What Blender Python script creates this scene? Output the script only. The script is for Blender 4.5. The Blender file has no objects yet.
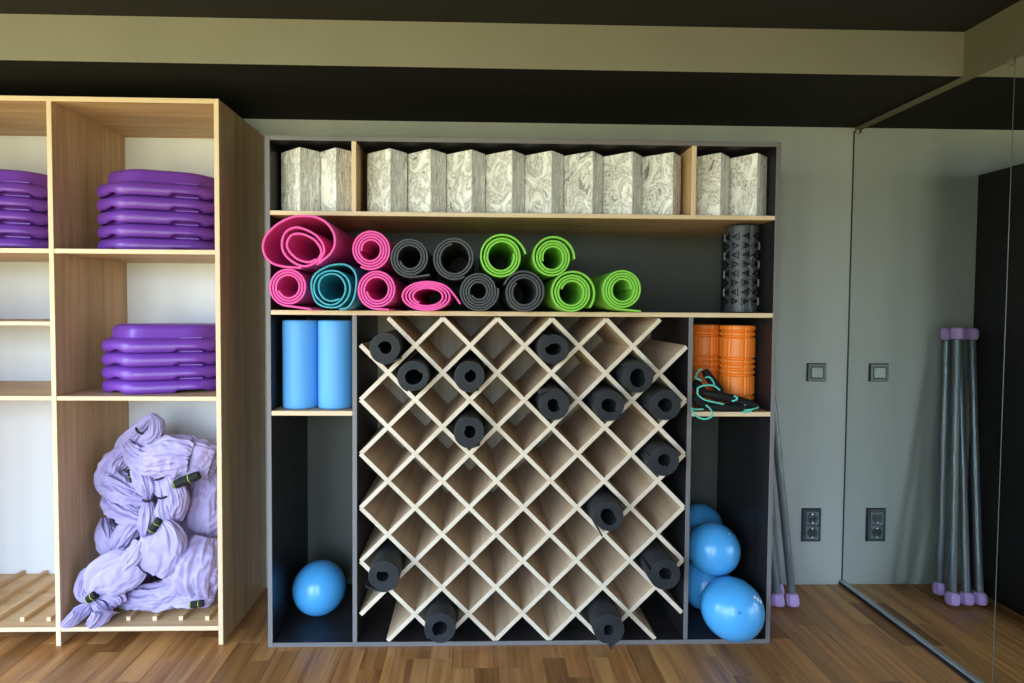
import bpy, bmesh, math, random
from mathutils import Vector, Matrix, noise
random.seed(7)
scene = bpy.context.scene
COL = scene.collection
PI = math.pi

# ------------------------------------------------------------------ camera
F, YAW, PITCH, ROLL, EYE = 581.3305, .0252, .0334, -.0066, 1.3398
PX, PY = 512 - 23.2714, 341.5 - 13.0577            # principal point
def _rot():
    c, s = math.cos(YAW), math.sin(YAW); A = Matrix(((c, -s, 0), (s, c, 0), (0, 0, 1)))
    c, s = math.cos(PITCH), math.sin(PITCH); B = Matrix(((1, 0, 0), (0, c, -s), (0, s, c)))
    c, s = math.cos(ROLL), math.sin(ROLL); C = Matrix(((c, 0, -s), (0, 1, 0), (s, 0, c)))
    return C @ B @ A
RM = _rot()                                         # rows: right, forward, up
cam_data = bpy.data.cameras.new('camera'); cam = bpy.data.objects.new('camera', cam_data); COL.objects.link(cam)
cam_data.sensor_fit = 'HORIZONTAL'; cam_data.sensor_width = 36; cam_data.lens = F * 36 / 1024
cam_data.shift_x = (512 - PX) / 1024; cam_data.shift_y = (PY - 341.5) / 1024
cam_data.clip_start = .05
right, fwd, up = RM[0], RM[1], RM[2]
m = Matrix((right, up, -fwd)).transposed().to_4x4(); m.translation = (0, 0, EYE)
cam.matrix_world = m
scene.camera = cam
def at(u, v, Y):                                    # pixel -> point on the plane y = Y
    d = RM.transposed() @ Vector(((u - PX) / F, 1, -(v - PY) / F)); t = Y / d.y
    return Vector((d.x * t, Y, d.z * t + EYE))
def px_m(Y): return Y / F                           # metres per pixel at distance Y

# ------------------------------------------------------------------ main planes (metres)
D = 2.2697        # front of the dark cabinet
W = 2.7697        # back wall
S = 2.2906        # front of the oak shelf unit
XM = 1.8124       # mirror plane
HS, HUP, YB = 2.2187, 2.3819, 2.1543   # soffit underside, ceiling, soffit face
XW, YF = -3.1, -1.0                    # left wall, window wall behind the camera

def C(hexs):
    h = hexs.lstrip('#'); v = [int(h[i:i + 2], 16) / 255 for i in (0, 2, 4)]
    return tuple(x / 12.92 if x <= .04045 else ((x + .055) / 1.055) ** 2.4 for x in v) + (1,)

# ------------------------------------------------------------------ world: daylight sky over a green garden, seen only through the windows
world = bpy.data.worlds.new('daylight'); scene.world = world; world.use_nodes = True
nt = world.node_tree; nt.nodes.clear()
out = nt.nodes.new('ShaderNodeOutputWorld'); bg = nt.nodes.new('ShaderNodeBackground')
tc = nt.nodes.new('ShaderNodeTexCoord'); sep = nt.nodes.new('ShaderNodeSeparateXYZ'); ramp = nt.nodes.new('ShaderNodeValToRGB')
mp = nt.nodes.new('ShaderNodeMapRange'); mp.inputs[1].default_value = -1; mp.inputs[2].default_value = 1
nt.links.new(tc.outputs['Generated'], sep.inputs[0]); nt.links.new(sep.outputs['Z'], mp.inputs[0])
nt.links.new(mp.outputs[0], ramp.inputs[0]); nt.links.new(ramp.outputs[0], bg.inputs[0]); nt.links.new(bg.outputs[0], out.inputs[0])
ramp.color_ramp.elements[0].position = .47; ramp.color_ramp.elements[0].color = (.47, .45, .25, 1)
ramp.color_ramp.elements[1].position = .54; ramp.color_ramp.elements[1].color = (.60, .79, 1.0, 1)
bg.inputs[1].default_value = 6.0

WINS = [(-2.85, -1.25), (-.85, .15)]                               # opening in the wall behind the camera
LWINS = [(-.85, .15), (.85, 1.85)]                  # openings in the left wall
WZ0, WZ1 = .06, 2.3
for (a, b), side in [(w_, 'front') for w_ in WINS] + [(w_, 'left') for w_ in LWINS]:
    l = bpy.data.lights.new('window_portal', 'AREA'); l.shape = 'RECTANGLE'; l.size = b - a; l.size_y = WZ1 - WZ0
    l.cycles.is_portal = True
    o = bpy.data.objects.new('window_portal', l); COL.objects.link(o); zc = (WZ0 + WZ1) / 2
    o.location = ((a + b) / 2, YF - .02, zc) if side == 'front' else (XW - .02, (a + b) / 2, zc)
    M_ = Vector((0, 1, 0) if side == 'front' else (1, 0, 0)).to_track_quat('-Z', 'Y')
    o.rotation_euler = M_.to_euler()

vs = scene.view_settings
vs.view_transform = 'Standard'; vs.look = 'None'; vs.gamma = 1; vs.use_curve_mapping = False; vs.exposure = 1.36

# ------------------------------------------------------------------ materials
MATS = {}
def mat(name, col, rough=.5, spec=.5, metal=0, bump=0, bscale=80, var=0, vscale=6, vstretch=(1, 1, 1), coat=0, sheen=0):
    if name in MATS: return MATS[name]
    m_ = bpy.data.materials.new(name); m_.use_nodes = True; n = m_.node_tree; p = n.nodes['Principled BSDF']
    c = C(col) if isinstance(col, str) else tuple(col) + (1,)
    p.inputs['Base Color'].default_value = c; p.inputs['Roughness'].default_value = rough
    p.inputs['Specular IOR Level'].default_value = spec; p.inputs['Metallic'].default_value = metal
    p.inputs['Coat Weight'].default_value = coat
    if sheen: p.inputs['Sheen Weight'].default_value = sheen
    if var or bump:
        t = n.nodes.new('ShaderNodeTexCoord'); mp_ = n.nodes.new('ShaderNodeMapping'); mp_.inputs['Scale'].default_value = vstretch
        n.links.new(t.outputs['Object'], mp_.inputs[0])
    if var:
        z = n.nodes.new('ShaderNodeTexNoise'); z.inputs['Scale'].default_value = vscale; z.inputs['Detail'].default_value = 5
        n.links.new(mp_.outputs[0], z.inputs['Vector'])
        r = n.nodes.new('ShaderNodeValToRGB'); r.color_ramp.elements[0].position = .3; r.color_ramp.elements[1].position = .7
        r.color_ramp.elements[0].color = tuple(x * (1 - var) for x in c[:3]) + (1,)
        r.color_ramp.elements[1].color = tuple(min(1, x * (1 + var)) for x in c[:3]) + (1,)
        n.links.new(z.outputs[0], r.inputs[0]); n.links.new(r.outputs[0], p.inputs['Base Color'])
    if bump:
        z = n.nodes.new('ShaderNodeTexNoise'); z.inputs['Scale'].default_value = bscale; z.inputs['Detail'].default_value = 3
        n.links.new(mp_.outputs[0], z.inputs['Vector'])
        b = n.nodes.new('ShaderNodeBump'); b.inputs['Strength'].default_value = bump; b.inputs['Distance'].default_value = .002
        n.links.new(z.outputs[0], b.inputs['Height']); n.links.new(b.outputs[0], p.inputs['Normal'])
    MATS[name] = m_; return m_

def wood(name, c1, c2, axis, rough=.5, scale=45, island=None, tones=None, spec=.4):
    """fine straight grain running along axis (0, 1, 2) in object space"""
    if name in MATS: return MATS[name]
    m_ = bpy.data.materials.new(name); m_.use_nodes = True; n = m_.node_tree; p = n.nodes['Principled BSDF']; L = n.links.new
    t = n.nodes.new('ShaderNodeTexCoord'); mp_ = n.nodes.new('ShaderNodeMapping')
    sc = [1, 1, 1]; sc[axis] = .045; mp_.inputs['Scale'].default_value = sc
    L(t.outputs['Object'], mp_.inputs[0])
    rnd = None
    if island:
        if island == 'object': q = n.nodes.new('ShaderNodeObjectInfo'); rnd = q.outputs['Random']
        else: q = n.nodes.new('ShaderNodeNewGeometry'); rnd = q.outputs['Random Per Island']
        mul = n.nodes.new('ShaderNodeMath'); mul.operation = 'MULTIPLY'; mul.inputs[1].default_value = 37.0; L(rnd, mul.inputs[0])
        cmb = n.nodes.new('ShaderNodeCombineXYZ'); [L(mul.outputs[0], cmb.inputs[i]) for i in range(3)]
        add = n.nodes.new('ShaderNodeVectorMath'); add.operation = 'ADD'; L(mp_.outputs[0], add.inputs[0]); L(cmb.outputs[0], add.inputs[1])
        vec = add.outputs[0]
    else: vec = mp_.outputs[0]
    z1 = n.nodes.new('ShaderNodeTexNoise'); z1.inputs['Scale'].default_value = scale; z1.inputs['Detail'].default_value = 6; z1.inputs['Roughness'].default_value = .65
    z2 = n.nodes.new('ShaderNodeTexNoise'); z2.inputs['Scale'].default_value = scale * .22; z2.inputs['Detail'].default_value = 3; z2.inputs['Distortion'].default_value = .6
    L(vec, z1.inputs['Vector']); L(vec, z2.inputs['Vector'])
    mx = n.nodes.new('ShaderNodeMath'); mx.operation = 'ADD'; L(z1.outputs[0], mx.inputs[0]); L(z2.outputs[0], mx.inputs[1])
    hf = n.nodes.new('ShaderNodeMath'); hf.operation = 'MULTIPLY'; hf.inputs[1].default_value = .5; L(mx.outputs[0], hf.inputs[0])
    r = n.nodes.new('ShaderNodeValToRGB'); r.color_ramp.elements[0].position = .36; r.color_ramp.elements[1].position = .64
    r.color_ramp.elements[0].color = C(c1); r.color_ramp.elements[1].color = C(c2); L(hf.outputs[0], r.inputs[0])
    colout = r.outputs[0]
    if rnd is not None and tones:
        r2 = n.nodes.new('ShaderNodeValToRGB'); r2.color_ramp.interpolation = 'CONSTANT'
        while len(r2.color_ramp.elements) < len(tones): r2.color_ramp.elements.new(.5)
        for i, tn in enumerate(tones): r2.color_ramp.elements[i].position = i / len(tones); r2.color_ramp.elements[i].color = tuple(tn) + (1,)
        L(rnd, r2.inputs[0])
        mm = n.nodes.new('ShaderNodeMix'); mm.data_type = 'RGBA'; mm.blend_type = 'MULTIPLY'; mm.inputs[0].default_value = 1
        L(colout, mm.inputs[6]); L(r2.outputs[0], mm.inputs[7]); colout = mm.outputs[2]
    L(colout, p.inputs['Base Color'])
    p.inputs['Roughness'].default_value = rough; p.inputs['Specular IOR Level'].default_value = spec
    b = n.nodes.new('ShaderNodeBump'); b.inputs['Strength'].default_value = .12; b.inputs['Distance'].default_value = .001
    L(z1.outputs[0], b.inputs['Height']); L(b.outputs[0], p.inputs['Normal'])
    MATS[name] = m_; return m_

def marble_mat():
    m_ = bpy.data.materials.new('marbled_foam'); m_.use_nodes = True; n = m_.node_tree; p = n.nodes['Principled BSDF']; L = n.links.new
    t = n.nodes.new('ShaderNodeTexCoord'); q = n.nodes.new('ShaderNodeObjectInfo')
    mul = n.nodes.new('ShaderNodeMath'); mul.operation = 'MULTIPLY'; mul.inputs[1].default_value = 23; L(q.outputs['Random'], mul.inputs[0])
    cmb = n.nodes.new('ShaderNodeCombineXYZ'); [L(mul.outputs[0], cmb.inputs[i]) for i in range(3)]
    def vec(scale):
        mp_ = n.nodes.new('ShaderNodeMapping'); mp_.inputs['Scale'].default_value = scale; L(t.outputs['Object'], mp_.inputs[0])
        ad = n.nodes.new('ShaderNodeVectorMath'); L(mp_.outputs[0], ad.inputs[0]); L(cmb.outputs[0], ad.inputs[1]); return ad.outputs[0]
    # layers pressed in the thickness (local y): swirls on the broad face, streaks on the narrow one
    z = n.nodes.new('ShaderNodeTexNoise'); z.inputs['Scale'].default_value = 14; z.inputs['Detail'].default_value = 5; z.inputs['Roughness'].default_value = .6; z.inputs['Distortion'].default_value = 2.2
    L(vec((1, 5, .62)), z.inputs['Vector'])
    r = n.nodes.new('ShaderNodeValToRGB'); e = r.color_ramp.elements
    e[0].position = .27; e[0].color = C('#6e685e'); e[1].position = .66; e[1].color = C('#fafaf8')
    for pos, c in ((.37, '#9c9992'), (.43, '#f0f0ee'), (.49, '#b0ada6'), (.55, '#eae9e5')):
        x = r.color_ramp.elements.new(pos); x.color = C(c)
    L(z.outputs[0], r.inputs[0]); L(r.outputs[0], p.inputs['Base Color'])
    p.inputs['Roughness'].default_value = .6
    MATS['marble'] = m_; return m_

def edge_two(base, edge): return [base, edge]

WALL = mat('wall_paint', '#a8aca8', .75, .3, var=.05, vscale=3, vstretch=(1.5, 1, .4), bump=.05, bscale=60)
CEIL = mat('ceiling_paint', '#262420', .8, .25)
SOFF = mat('soffit_paint', '#191814', .85, .2)
BEAM = mat('beam_paint', '#837f70', .7, .3, var=.04, vscale=4)
WHITE = mat('white_laminate', '#dddfe4', .45)
OAKV = wood('oak_laminate_vertical', '#ae8a62', '#d8b488', 2, .5)
OAKH = wood('oak_laminate_across', '#ae8a62', '#d8b488', 0, .5)
OAKY = wood('oak_laminate_deep', '#ae8a62', '#d8b488', 1, .5)
OAKE = wood('oak_edge', '#d9bd97', '#e6cfae', 2, .5)
OAKEH = wood('oak_edge_across', '#d9bd97', '#e6cfae', 0, .5)
DARK = wood('dark_laminate', '#1d1b1d', '#2c2a2c', 2, .36)
DARKH = wood('dark_laminate_across', '#1d1b1d', '#2c2a2c', 0, .45)
DEDGE = wood('dark_edge', '#6a6768', '#7d797b', 2, .5)
DEDGEH = wood('dark_edge_across', '#6a6768', '#7d797b', 0, .5)
BIRCH = wood('lattice_board', '#b79a7c', '#dcc4a6', 1, .5)
BIRCHE = wood('lattice_edge', '#d0bfa8', '#e2d3c0', 0, .5)
CHROME = mat('chrome', '#d8d8d6', .2, metal=1)
ALU = mat('aluminium', '#c6c9cc', .35, metal=.7)
BLACKP = mat('black_plastic', '#141416', .5)

# ------------------------------------------------------------------ builders
def tag(o, label=None, cat=None, group=None, kind=None):
    if label: o['label'] = label
    if cat: o['category'] = cat
    if group: o['group'] = group
    if kind: o['kind'] = kind
    return o
def thing(name, loc, label, cat, group=None):
    o = bpy.data.objects.new(name, None); COL.objects.link(o); o.location = loc; o.empty_display_size = .05
    return tag(o, label, cat, group)
def wloc(o):
    v = Vector((0, 0, 0))
    while o: v += Vector(o.location); o = o.parent
    return v
def obj(name, verts, faces, mats, parent=None, origin=None, smooth=False, fmat=None):
    """verts in world metres (things here carry only translations); origin = where the object sits"""
    base = Vector(origin) if origin is not None else (wloc(parent) if parent else Vector((0, 0, 0)))
    me = bpy.data.meshes.new(name); me.from_pydata([tuple(Vector(v) - base) for v in verts], [], faces)
    if not isinstance(mats, (list, tuple)): mats = [mats]
    for x in mats: me.materials.append(x)
    if fmat: me.polygons.foreach_set('material_index', fmat)
    if smooth: me.polygons.foreach_set('use_smooth', [True] * len(me.polygons))
    me.update()
    o = bpy.data.objects.new(name, me); COL.objects.link(o)
    if parent: o.parent = parent; o.location = base - wloc(parent)
    else: o.location = base
    return o
def from_bm(name, bm, mats, parent=None, origin=(0, 0, 0), smooth=False):
    me = bpy.data.meshes.new(name); bm.to_mesh(me); bm.free()
    for x in (mats if isinstance(mats, (list, tuple)) else [mats]): me.materials.append(x)
    if smooth: me.polygons.foreach_set('use_smooth', [True] * len(me.polygons))
    o = bpy.data.objects.new(name, me); COL.objects.link(o)
    o.location = Vector(origin) - (wloc(parent) if parent else Vector((0, 0, 0)))
    if parent: o.parent = parent
    return o
def box_vf(x0, x1, y0, y1, z0, z1, b=.0012):
    """box with softened edges"""
    bm = bmesh.new(); bmesh.ops.create_cube(bm, size=1)
    bmesh.ops.scale(bm, vec=(x1 - x0, y1 - y0, z1 - z0), verts=bm.verts)
    bmesh.ops.translate(bm, vec=((x0 + x1) / 2, (y0 + y1) / 2, (z0 + z1) / 2), verts=bm.verts)
    if b: bmesh.ops.bevel(bm, geom=list(bm.edges), offset=b, segments=1, affect='EDGES')
    bm.verts.index_update()
    v = [x.co.copy() for x in bm.verts]; f = [[q.index for q in p.verts] for p in bm.faces]
    fr = [1 if p.normal.y < -.5 else 0 for p in bm.faces]; bm.normal_update()
    fr = [1 if p.normal.y < -.5 else 0 for p in bm.faces]
    bm.free(); return v, f, fr
def box(name, x0, x1, y0, y1, z0, z1, mats, parent=None, b=.0012, origin=None):
    v, f, fr = box_vf(x0, x1, y0, y1, z0, z1, b)
    two = isinstance(mats, (list, tuple)) and len(mats) > 1
    return obj(name, v, f, mats, parent, origin, fmat=fr if two else None)
def tube_vf(pts, r, seg=8, cap=True):
    """round tube along a polyline"""
    V, Fc = [], []; n = len(pts); pts = [Vector(p) for p in pts]
    ref = None
    for i, p in enumerate(pts):
        t = (pts[min(i + 1, n - 1)] - pts[max(i - 1, 0)]).normalized()
        if ref is None:
            ref = t.orthogonal().normalized()
        ref = (ref - t * ref.dot(t)).normalized(); bi = t.cross(ref)
        rr = r[i] if isinstance(r, (list, tuple)) else r
        for k in range(seg):
            a = 2 * PI * k / seg; V.append(p + (ref * math.cos(a) + bi * math.sin(a)) * rr)
    for i in range(n - 1):
        for k in range(seg):
            k2 = (k + 1) % seg; Fc.append((i * seg + k, i * seg + k2, (i + 1) * seg + k2, (i + 1) * seg + k))
    if cap: Fc.append(tuple(range(seg))[::-1]); Fc.append(tuple((n - 1) * seg + k for k in range(seg)))
    return V, Fc
def smooth_path(pts, sub=6, closed=False):
    P = [Vector(p) for p in pts]; out_ = []
    for i in range(len(P) - 1):
        p0 = P[max(i - 1, 0)]; p1 = P[i]; p2 = P[i + 1]; p3 = P[min(i + 2, len(P) - 1)]
        for k in range(sub):
            t = k / sub
            out_.append(.5 * ((2 * p1) + (p2 - p0) * t + (2 * p0 - 5 * p1 + 4 * p2 - p3) * t * t + (3 * p1 - p0 - 3 * p2 + p3) * t ** 3))
    out_.append(P[-1]); return out_
def lathe_vf(prof, center, axis='z', seg=32):
    V, Fc = [], []
    for (r, h) in prof:
        for k in range(seg):
            a = 2 * PI * k / seg
            V.append(Vector(center) + Vector((r * math.cos(a), r * math.sin(a), h)))
    n = len(prof)
    for i in range(n - 1):
        for k in range(seg):
            k2 = (k + 1) % seg; Fc.append((i * seg + k, i * seg + k2, (i + 1) * seg + k2, (i + 1) * seg + k))
    Fc.append(tuple(range(seg))[::-1]); Fc.append(tuple((n - 1) * seg + k for k in range(seg)))
    return V, Fc
def struct(o): o['kind'] = 'structure'; return o

# ------------------------------------------------------------------ the room
def plain(name, x0, x1, y0, y1, z0, z1, mats, parent=None): return box(name, x0, x1, y0, y1, z0, z1, mats, parent, b=0)
struct(plain('wall_back', XW, XM + .2, W, W + .1, -.06, HUP + .1, WALL))
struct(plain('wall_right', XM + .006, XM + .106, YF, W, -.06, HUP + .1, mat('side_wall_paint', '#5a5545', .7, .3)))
struct(plain('ceiling', XW, XM + .006, YF, W, HUP, HUP + .1, CEIL))
so = struct(plain('trim_1', XW, XM + .006, YB, W, HS, HUP, [SOFF, BEAM]))
so['label'] = 'dropped soffit with an olive grey front face and a black underside'
# walls with windows: behind the camera and on the left
glass = bpy.data.materials.new('window_glass'); glass.use_nodes = True; n = glass.node_tree; n.nodes.clear()
o_ = n.nodes.new('ShaderNodeOutputMaterial'); tr = n.nodes.new('ShaderNodeBsdfTransparent'); gl = n.nodes.new('ShaderNodeBsdfGlossy'); mxs = n.nodes.new('ShaderNodeMixShader')
gl.inputs['Roughness'].default_value = 0; mxs.inputs[0].default_value = .04
n.links.new(tr.outputs[0], mxs.inputs[1]); n.links.new(gl.outputs[0], mxs.inputs[2]); n.links.new(mxs.outputs[0], o_.inputs[0])
FRM = mat('window_frame_paint', '#3a3b3c', .5)
wn = 0
for nm, wins, lo, hi in (('wall_front', WINS, XW, XM + .006), ('wall_left', LWINS, YF, W)):
    fr_ = nm == 'wall_front'
    wf = struct(bpy.data.objects.new(nm, None)); COL.objects.link(wf); wf.location = (0, YF, 0) if fr_ else (XW, 0, 0)
    def wbox(name, a, b, d0, d1, z0, z1, m_, par):    # d0, d1: depth outside the wall face
        return plain(name, a, b, YF - d1, YF - d0, z0, z1, m_, par) if fr_ else plain(name, XW - d1, XW - d0, a, b, z0, z1, m_, par)
    xs = [lo] + [q_ for w_ in wins for q_ in w_] + [hi]
    for i in range(0, len(xs), 2): wbox('wall_pier', xs[i], xs[i + 1], 0, .1, -.06, HUP + .1, WALL, wf)
    for a, b in wins:
        wbox('wall_sill', a, b, 0, .1, -.06, WZ0, WALL, wf); wbox('wall_lintel', a, b, 0, .1, WZ1, HUP + .1, WALL, wf)
        wn += 1; w_ = struct(bpy.data.objects.new('window_%d' % wn, None)); COL.objects.link(w_)
        w_.location = ((a + b) / 2, YF, WZ0) if fr_ else (XW, (a + b) / 2, WZ0)
        t = .05; mid = (a + b) / 2
        wbox('frame', a, a + t, .03, .08, WZ0, WZ1, FRM, w_); wbox('frame', b - t, b, .03, .08, WZ0, WZ1, FRM, w_)
        wbox('frame', a + t, b - t, .03, .08, WZ0, WZ0 + t, FRM, w_); wbox('frame', a + t, b - t, .03, .08, WZ1 - t, WZ1, FRM, w_)
        wbox('mullion', mid - .03, mid + .03, .03, .08, WZ0 + t, WZ1 - t, FRM, w_)
        for p, q_ in ((a + t, mid - .03), (mid + .03, b - t)): wbox('pane', p, q_, .05, .056, WZ0 + t, WZ1 - t, glass, w_)

# floor: strip parquet, boards running towards the back wall
TONES = [(1, 1, 1), (.70, .65, .58), (1.28, 1.22, 1.12), (.90, .90, .90), (1.05, .98, .90), (.60, .55, .50), (1.1, 1.1, 1.1), (.92, .86, .80)]
PLK = wood('oak_parquet', '#7a4c26', '#bd8852', 1, .36, scale=60, island='object', tones=TONES, spec=.5)
PLKI = wood('oak_parquet_far', '#7a4c26', '#bd8852', 1, .36, scale=60, island='island', tones=TONES, spec=.5)
FLR = struct(plain('floor', XW, XM + .006, YF, W, -.06, -.012, mat('parquet_joint', '#2a1a0e', .7)))
SW = .086
def plank_vf(w, l, x=0, y=0):
    e = .0003; c = .0005
    v = [(x + e, y + e, -.012), (x + w - e, y + e, -.012), (x + w - e, y + l - e, -.012), (x + e, y + l - e, -.012)]
    v += [(p[0], p[1], -c) for p in v[:4]]
    v += [(x + e + c, y + e + c, 0), (x + w - e - c, y + e + c, 0), (x + w - e - c, y + l - e - c, 0), (x + e + c, y + l - e - c, 0)]
    f = [(8, 9, 10, 11)]
    for i in range(4):
        j = (i + 1) % 4; f += [(i, j, j + 4, i + 4), (i + 4, j + 4, j + 8, i + 8)]
    return v, f
rp = random.Random(3); pm = {}; farV, farF = [], []; ncount = 0
nst = int((XM + .004 - XW) / SW) + 1
for k in range(nst):
    x0 = XM + .004 - (k + 1) * SW
    if x0 < XW: break
    y1 = W - .003; first = True
    while y1 > YF + .05:
        ln = rp.choice((.28, .34, .40, .46)) if not first else rp.choice((.12, .18, .24, .30, .36, .42))
        first = False; y0 = max(YF + .002, y1 - ln); ln = y1 - y0
        if y1 > 2.02 and x0 > -2.35 and ncount < 298:
            key = round(ln, 3)
            if key not in pm:
                v, f = plank_vf(SW, ln); me = bpy.data.meshes.new('plank'); me.from_pydata(v, [], f); me.materials.append(PLK); pm[key] = me
            p = bpy.data.objects.new('plank', pm[key]); COL.objects.link(p); p.parent = FLR; p.location = (x0, y0, 0); ncount += 1
        else:
            v, f = plank_vf(SW, ln, x0, y0); b0 = len(farV); farV += v; farF += [tuple(q + b0 for q in t) for t in f]
        y1 = y0
far = obj('planks', farV, farF, PLKI, FLR); far['kind'] = 'stuff'
FLR.location = (0, 0, 0)

# ------------------------------------------------------------------ mirror wall
mir = bpy.data.materials.new('mirror_silver'); mir.use_nodes = True; n = mir.node_tree; p = n.nodes['Principled BSDF']
p.inputs['Base Color'].default_value = (.80, .83, .80, 1); p.inputs['Metallic'].default_value = 1; p.inputs['Roughness'].default_value = 0
MEDGE = mat('mirror_edge', '#5c6660', .25)
SEAM = 1.9377; PW = W - .006 - SEAM
RAILH = .022; HM = 2.192
MPAN = [(SEAM + .001, W - .006, 'tall frameless wall mirror panel meeting the back wall'),
        (SEAM - PW, SEAM - .001, 'frameless wall mirror panel at the right edge, second from the back wall'),
        (SEAM - 2 * PW, SEAM - PW - .002, 'frameless wall mirror panel beside the camera'),
        (SEAM - 3 * PW, SEAM - 2 * PW - .002, 'frameless wall mirror panel next to the window wall')]
for i, (ya, yb, lab) in enumerate(MPAN):
    t = thing('wall_mirror', (XM, (ya + yb) / 2, 0), lab, 'mirror', 'mirror panels on the right wall')
    v, f, fr = box_vf(XM, XM + .005, ya, yb, .006, HM, .0008)
    bm_f = [0 if sum(v[q][0] for q in ff) / len(ff) < XM + .0002 else 1 for ff in f]
    obj('mirror_pane', v, f, [mir, MEDGE], t, fmat=bm_f)
    for yc in ((yb - .045, ya + .0) if i == 0 else (ya + .0,)):
        y0 = yc; y1 = yc + .028
        box('clip', XM - .006, XM - .0002, y0, y1, HM - .014, HM + .008, CHROME, t, b=.002)
r_ = thing('mirror_rail', (XM, .5, 0), 'aluminium channel along the floor under the mirrors', 'rail')
box('channel', XM - .012, XM - .0004, YF + .05, W - .002, .001, RAILH, ALU, r_, b=.002)
box('gasket', XM - .016, XM - .0122, YF + .05, W - .002, .001, RAILH - .006, BLACKP, r_, b=.0008)
cj = struct(box('trim_2', XM - .002, XM + .005, W - .0055, W - .0005, 0, HM + .01, mat('joint_dark', '#2e302e', .6), b=0))
cj['label'] = 'dark joint line where the mirror meets the back wall'

# ------------------------------------------------------------------ switch and socket
PLATE = mat('grey_metal_plate', '#3b4347', .32, metal=.6); PLIN = mat('grey_insert', '#687277', .35, metal=.4)
def frame_vf(x0, x1, z0, z1, y_wall, th, bw):
    """picture-frame shaped switch plate with sloped edges"""
    R = [(0, 0), (.004, -th), (bw, -th), (bw + .002, -th * .35)]
    V, Fc = [], []
    for ins, dy in R:
        V += [(x0 + ins, y_wall + dy, z0 + ins), (x1 - ins, y_wall + dy, z0 + ins), (x1 - ins, y_wall + dy, z1 - ins), (x0 + ins, y_wall + dy, z1 - ins)]
    for i in range(3):
        for k in range(4):
            k2 = (k + 1) % 4; Fc.append((i * 4 + k, i * 4 + k2, (i + 1) * 4 + k2, (i + 1) * 4 + k))
    Fc.append((12, 13, 14, 15)); Fc.append((3, 2, 1, 0)); return V, Fc
sw0, sw1 = at(806.5, 363, W), at(825.5, 381.5, W)
t = thing('light_switch', ((sw0.x + sw1.x) / 2, W - .0005, (sw0.z + sw1.z) / 2), 'grey square light switch on the back wall between cabinet and mirror', 'switch')
v, f = frame_vf(sw0.x, sw1.x, sw1.z, sw0.z, W - .0005, .010, .016); obj('plate', v, f, PLATE, t)
box('rocker', sw0.x + .0185, sw1.x - .0185, W - .013, W - .004, sw1.z + .0185, sw0.z - .0185, PLIN, t, b=.0025)
so0, so1 = at(801.5, 508, W), at(820, 541.5, W)
t = thing('power_socket', ((so0.x + so1.x) / 2, W - .0005, (so0.z + so1.z) / 2), 'grey double power socket low on the back wall, below the switch', 'socket')
v, f = frame_vf(so0.x, so1.x, so1.z, so0.z, W - .0005, .010, .014); obj('plate', v, f, PLATE, t)
zm = (so0.z + so1.z) / 2
for za, zb in ((zm + .003, so0.z - .0155), (so1.z + .0155, zm - .003)):
    cx, cz = (so0.x + so1.x) / 2, (za + zb) / 2; hw = (so1.x - so0.x) / 2 - .016
    ins = box('socket_insert', cx - hw, cx + hw, W - .0125, W - .004, za, zb, PLIN, t, b=.001)
    seg = 24; V = []; Fc = []; rr = min(hw, (zb - za) / 2) * .82                # round well
    for rad, y in ((rr * 1.12, W - .0128), (rr * 1.06, W - .0150), (rr, W - .0150), (rr * .95, W - .0129)):
        for k in range(seg): a = 2 * PI * k / seg; V.append((cx + rad * math.cos(a), y, cz + rad * math.sin(a)))
    for i in range(3):
        for k in range(seg): k2 = (k + 1) % seg; Fc.append((i * seg + k, i * seg + k2, (i + 1) * seg + k2, (i + 1) * seg + k))
    obj('well_ring', V, Fc, PLIN, ins)
    V = [(cx + rr * .95 * math.cos(2 * PI * k / seg), W - .0127, cz + rr * .95 * math.sin(2 * PI * k / seg)) for k in range(seg)]
    obj('well_floor', V, [tuple(range(seg))], PLATE, ins)
    for sx in (-1, 1):
        V, Fc = tube_vf([(cx + sx * .0095, W - .0127, cz), (cx + sx * .0095, W - .0134, cz)], .004, 10)
        obj('pin_hole', V, Fc, BLACKP, ins)
    for sz in (-1, 1): box('earth_clip', cx - .004, cx + .004, W - .0148, W - .0128, cz + sz * rr * .8 - .003, cz + sz * rr * .8 + .003, CHROME, ins, b=0)

# ------------------------------------------------------------------ dark cabinet with the diamond lattice
XL, XR, TH = -.805, 1.1988, .018
CB = D; CBK = W - .004
cab = thing('storage_cabinet', ((XL + XR) / 2, (CB + CBK) / 2, 0), 'large dark cabinet with pale shelves and a diamond lattice mat rack', 'cabinet')
DV, DH = [DARK, DEDGE], [DARKH, DEDGEH]
OV, OH = [OAKV, OAKE], [OAKH, OAKEH]
box('side_panel', XL, XL + TH, CB, CBK, 0, 2.0, DV, cab); box('side_panel', XR - TH, XR, CB, CBK, 0, 2.0, DV, cab)
box('top_panel', XL + TH, XR - TH, CB, CBK, 2.0 - TH, 2.0, DH, cab); box('bottom_panel', XL + TH, XR - TH, CB, CBK, 0, TH, DH, cab)
Z1T, Z1B, Z2T, Z2B, Z3T, Z3B = 1.7135, 1.6965, 1.3305, 1.3125, .9380, .9195
xi0, xi1 = XL + TH, XR - TH
box('shelf', xi0, xi1, CB, CBK, Z1B, Z1T, [OAKH, OAKEH], cab); box('shelf', xi0, xi1, CB, CBK, Z2B, Z2T, [OAKH, OAKEH], cab)
DLX0, DLX1, DRX0, DRX1 = -.4735, -.4555, .8465, .8645
box('divider', DLX0, DLX1, CB + .001, CBK, TH, Z2B, DV, cab); box('divider', DRX0, DRX1, CB + .001, CBK, TH, Z2B, DV, cab)
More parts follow.
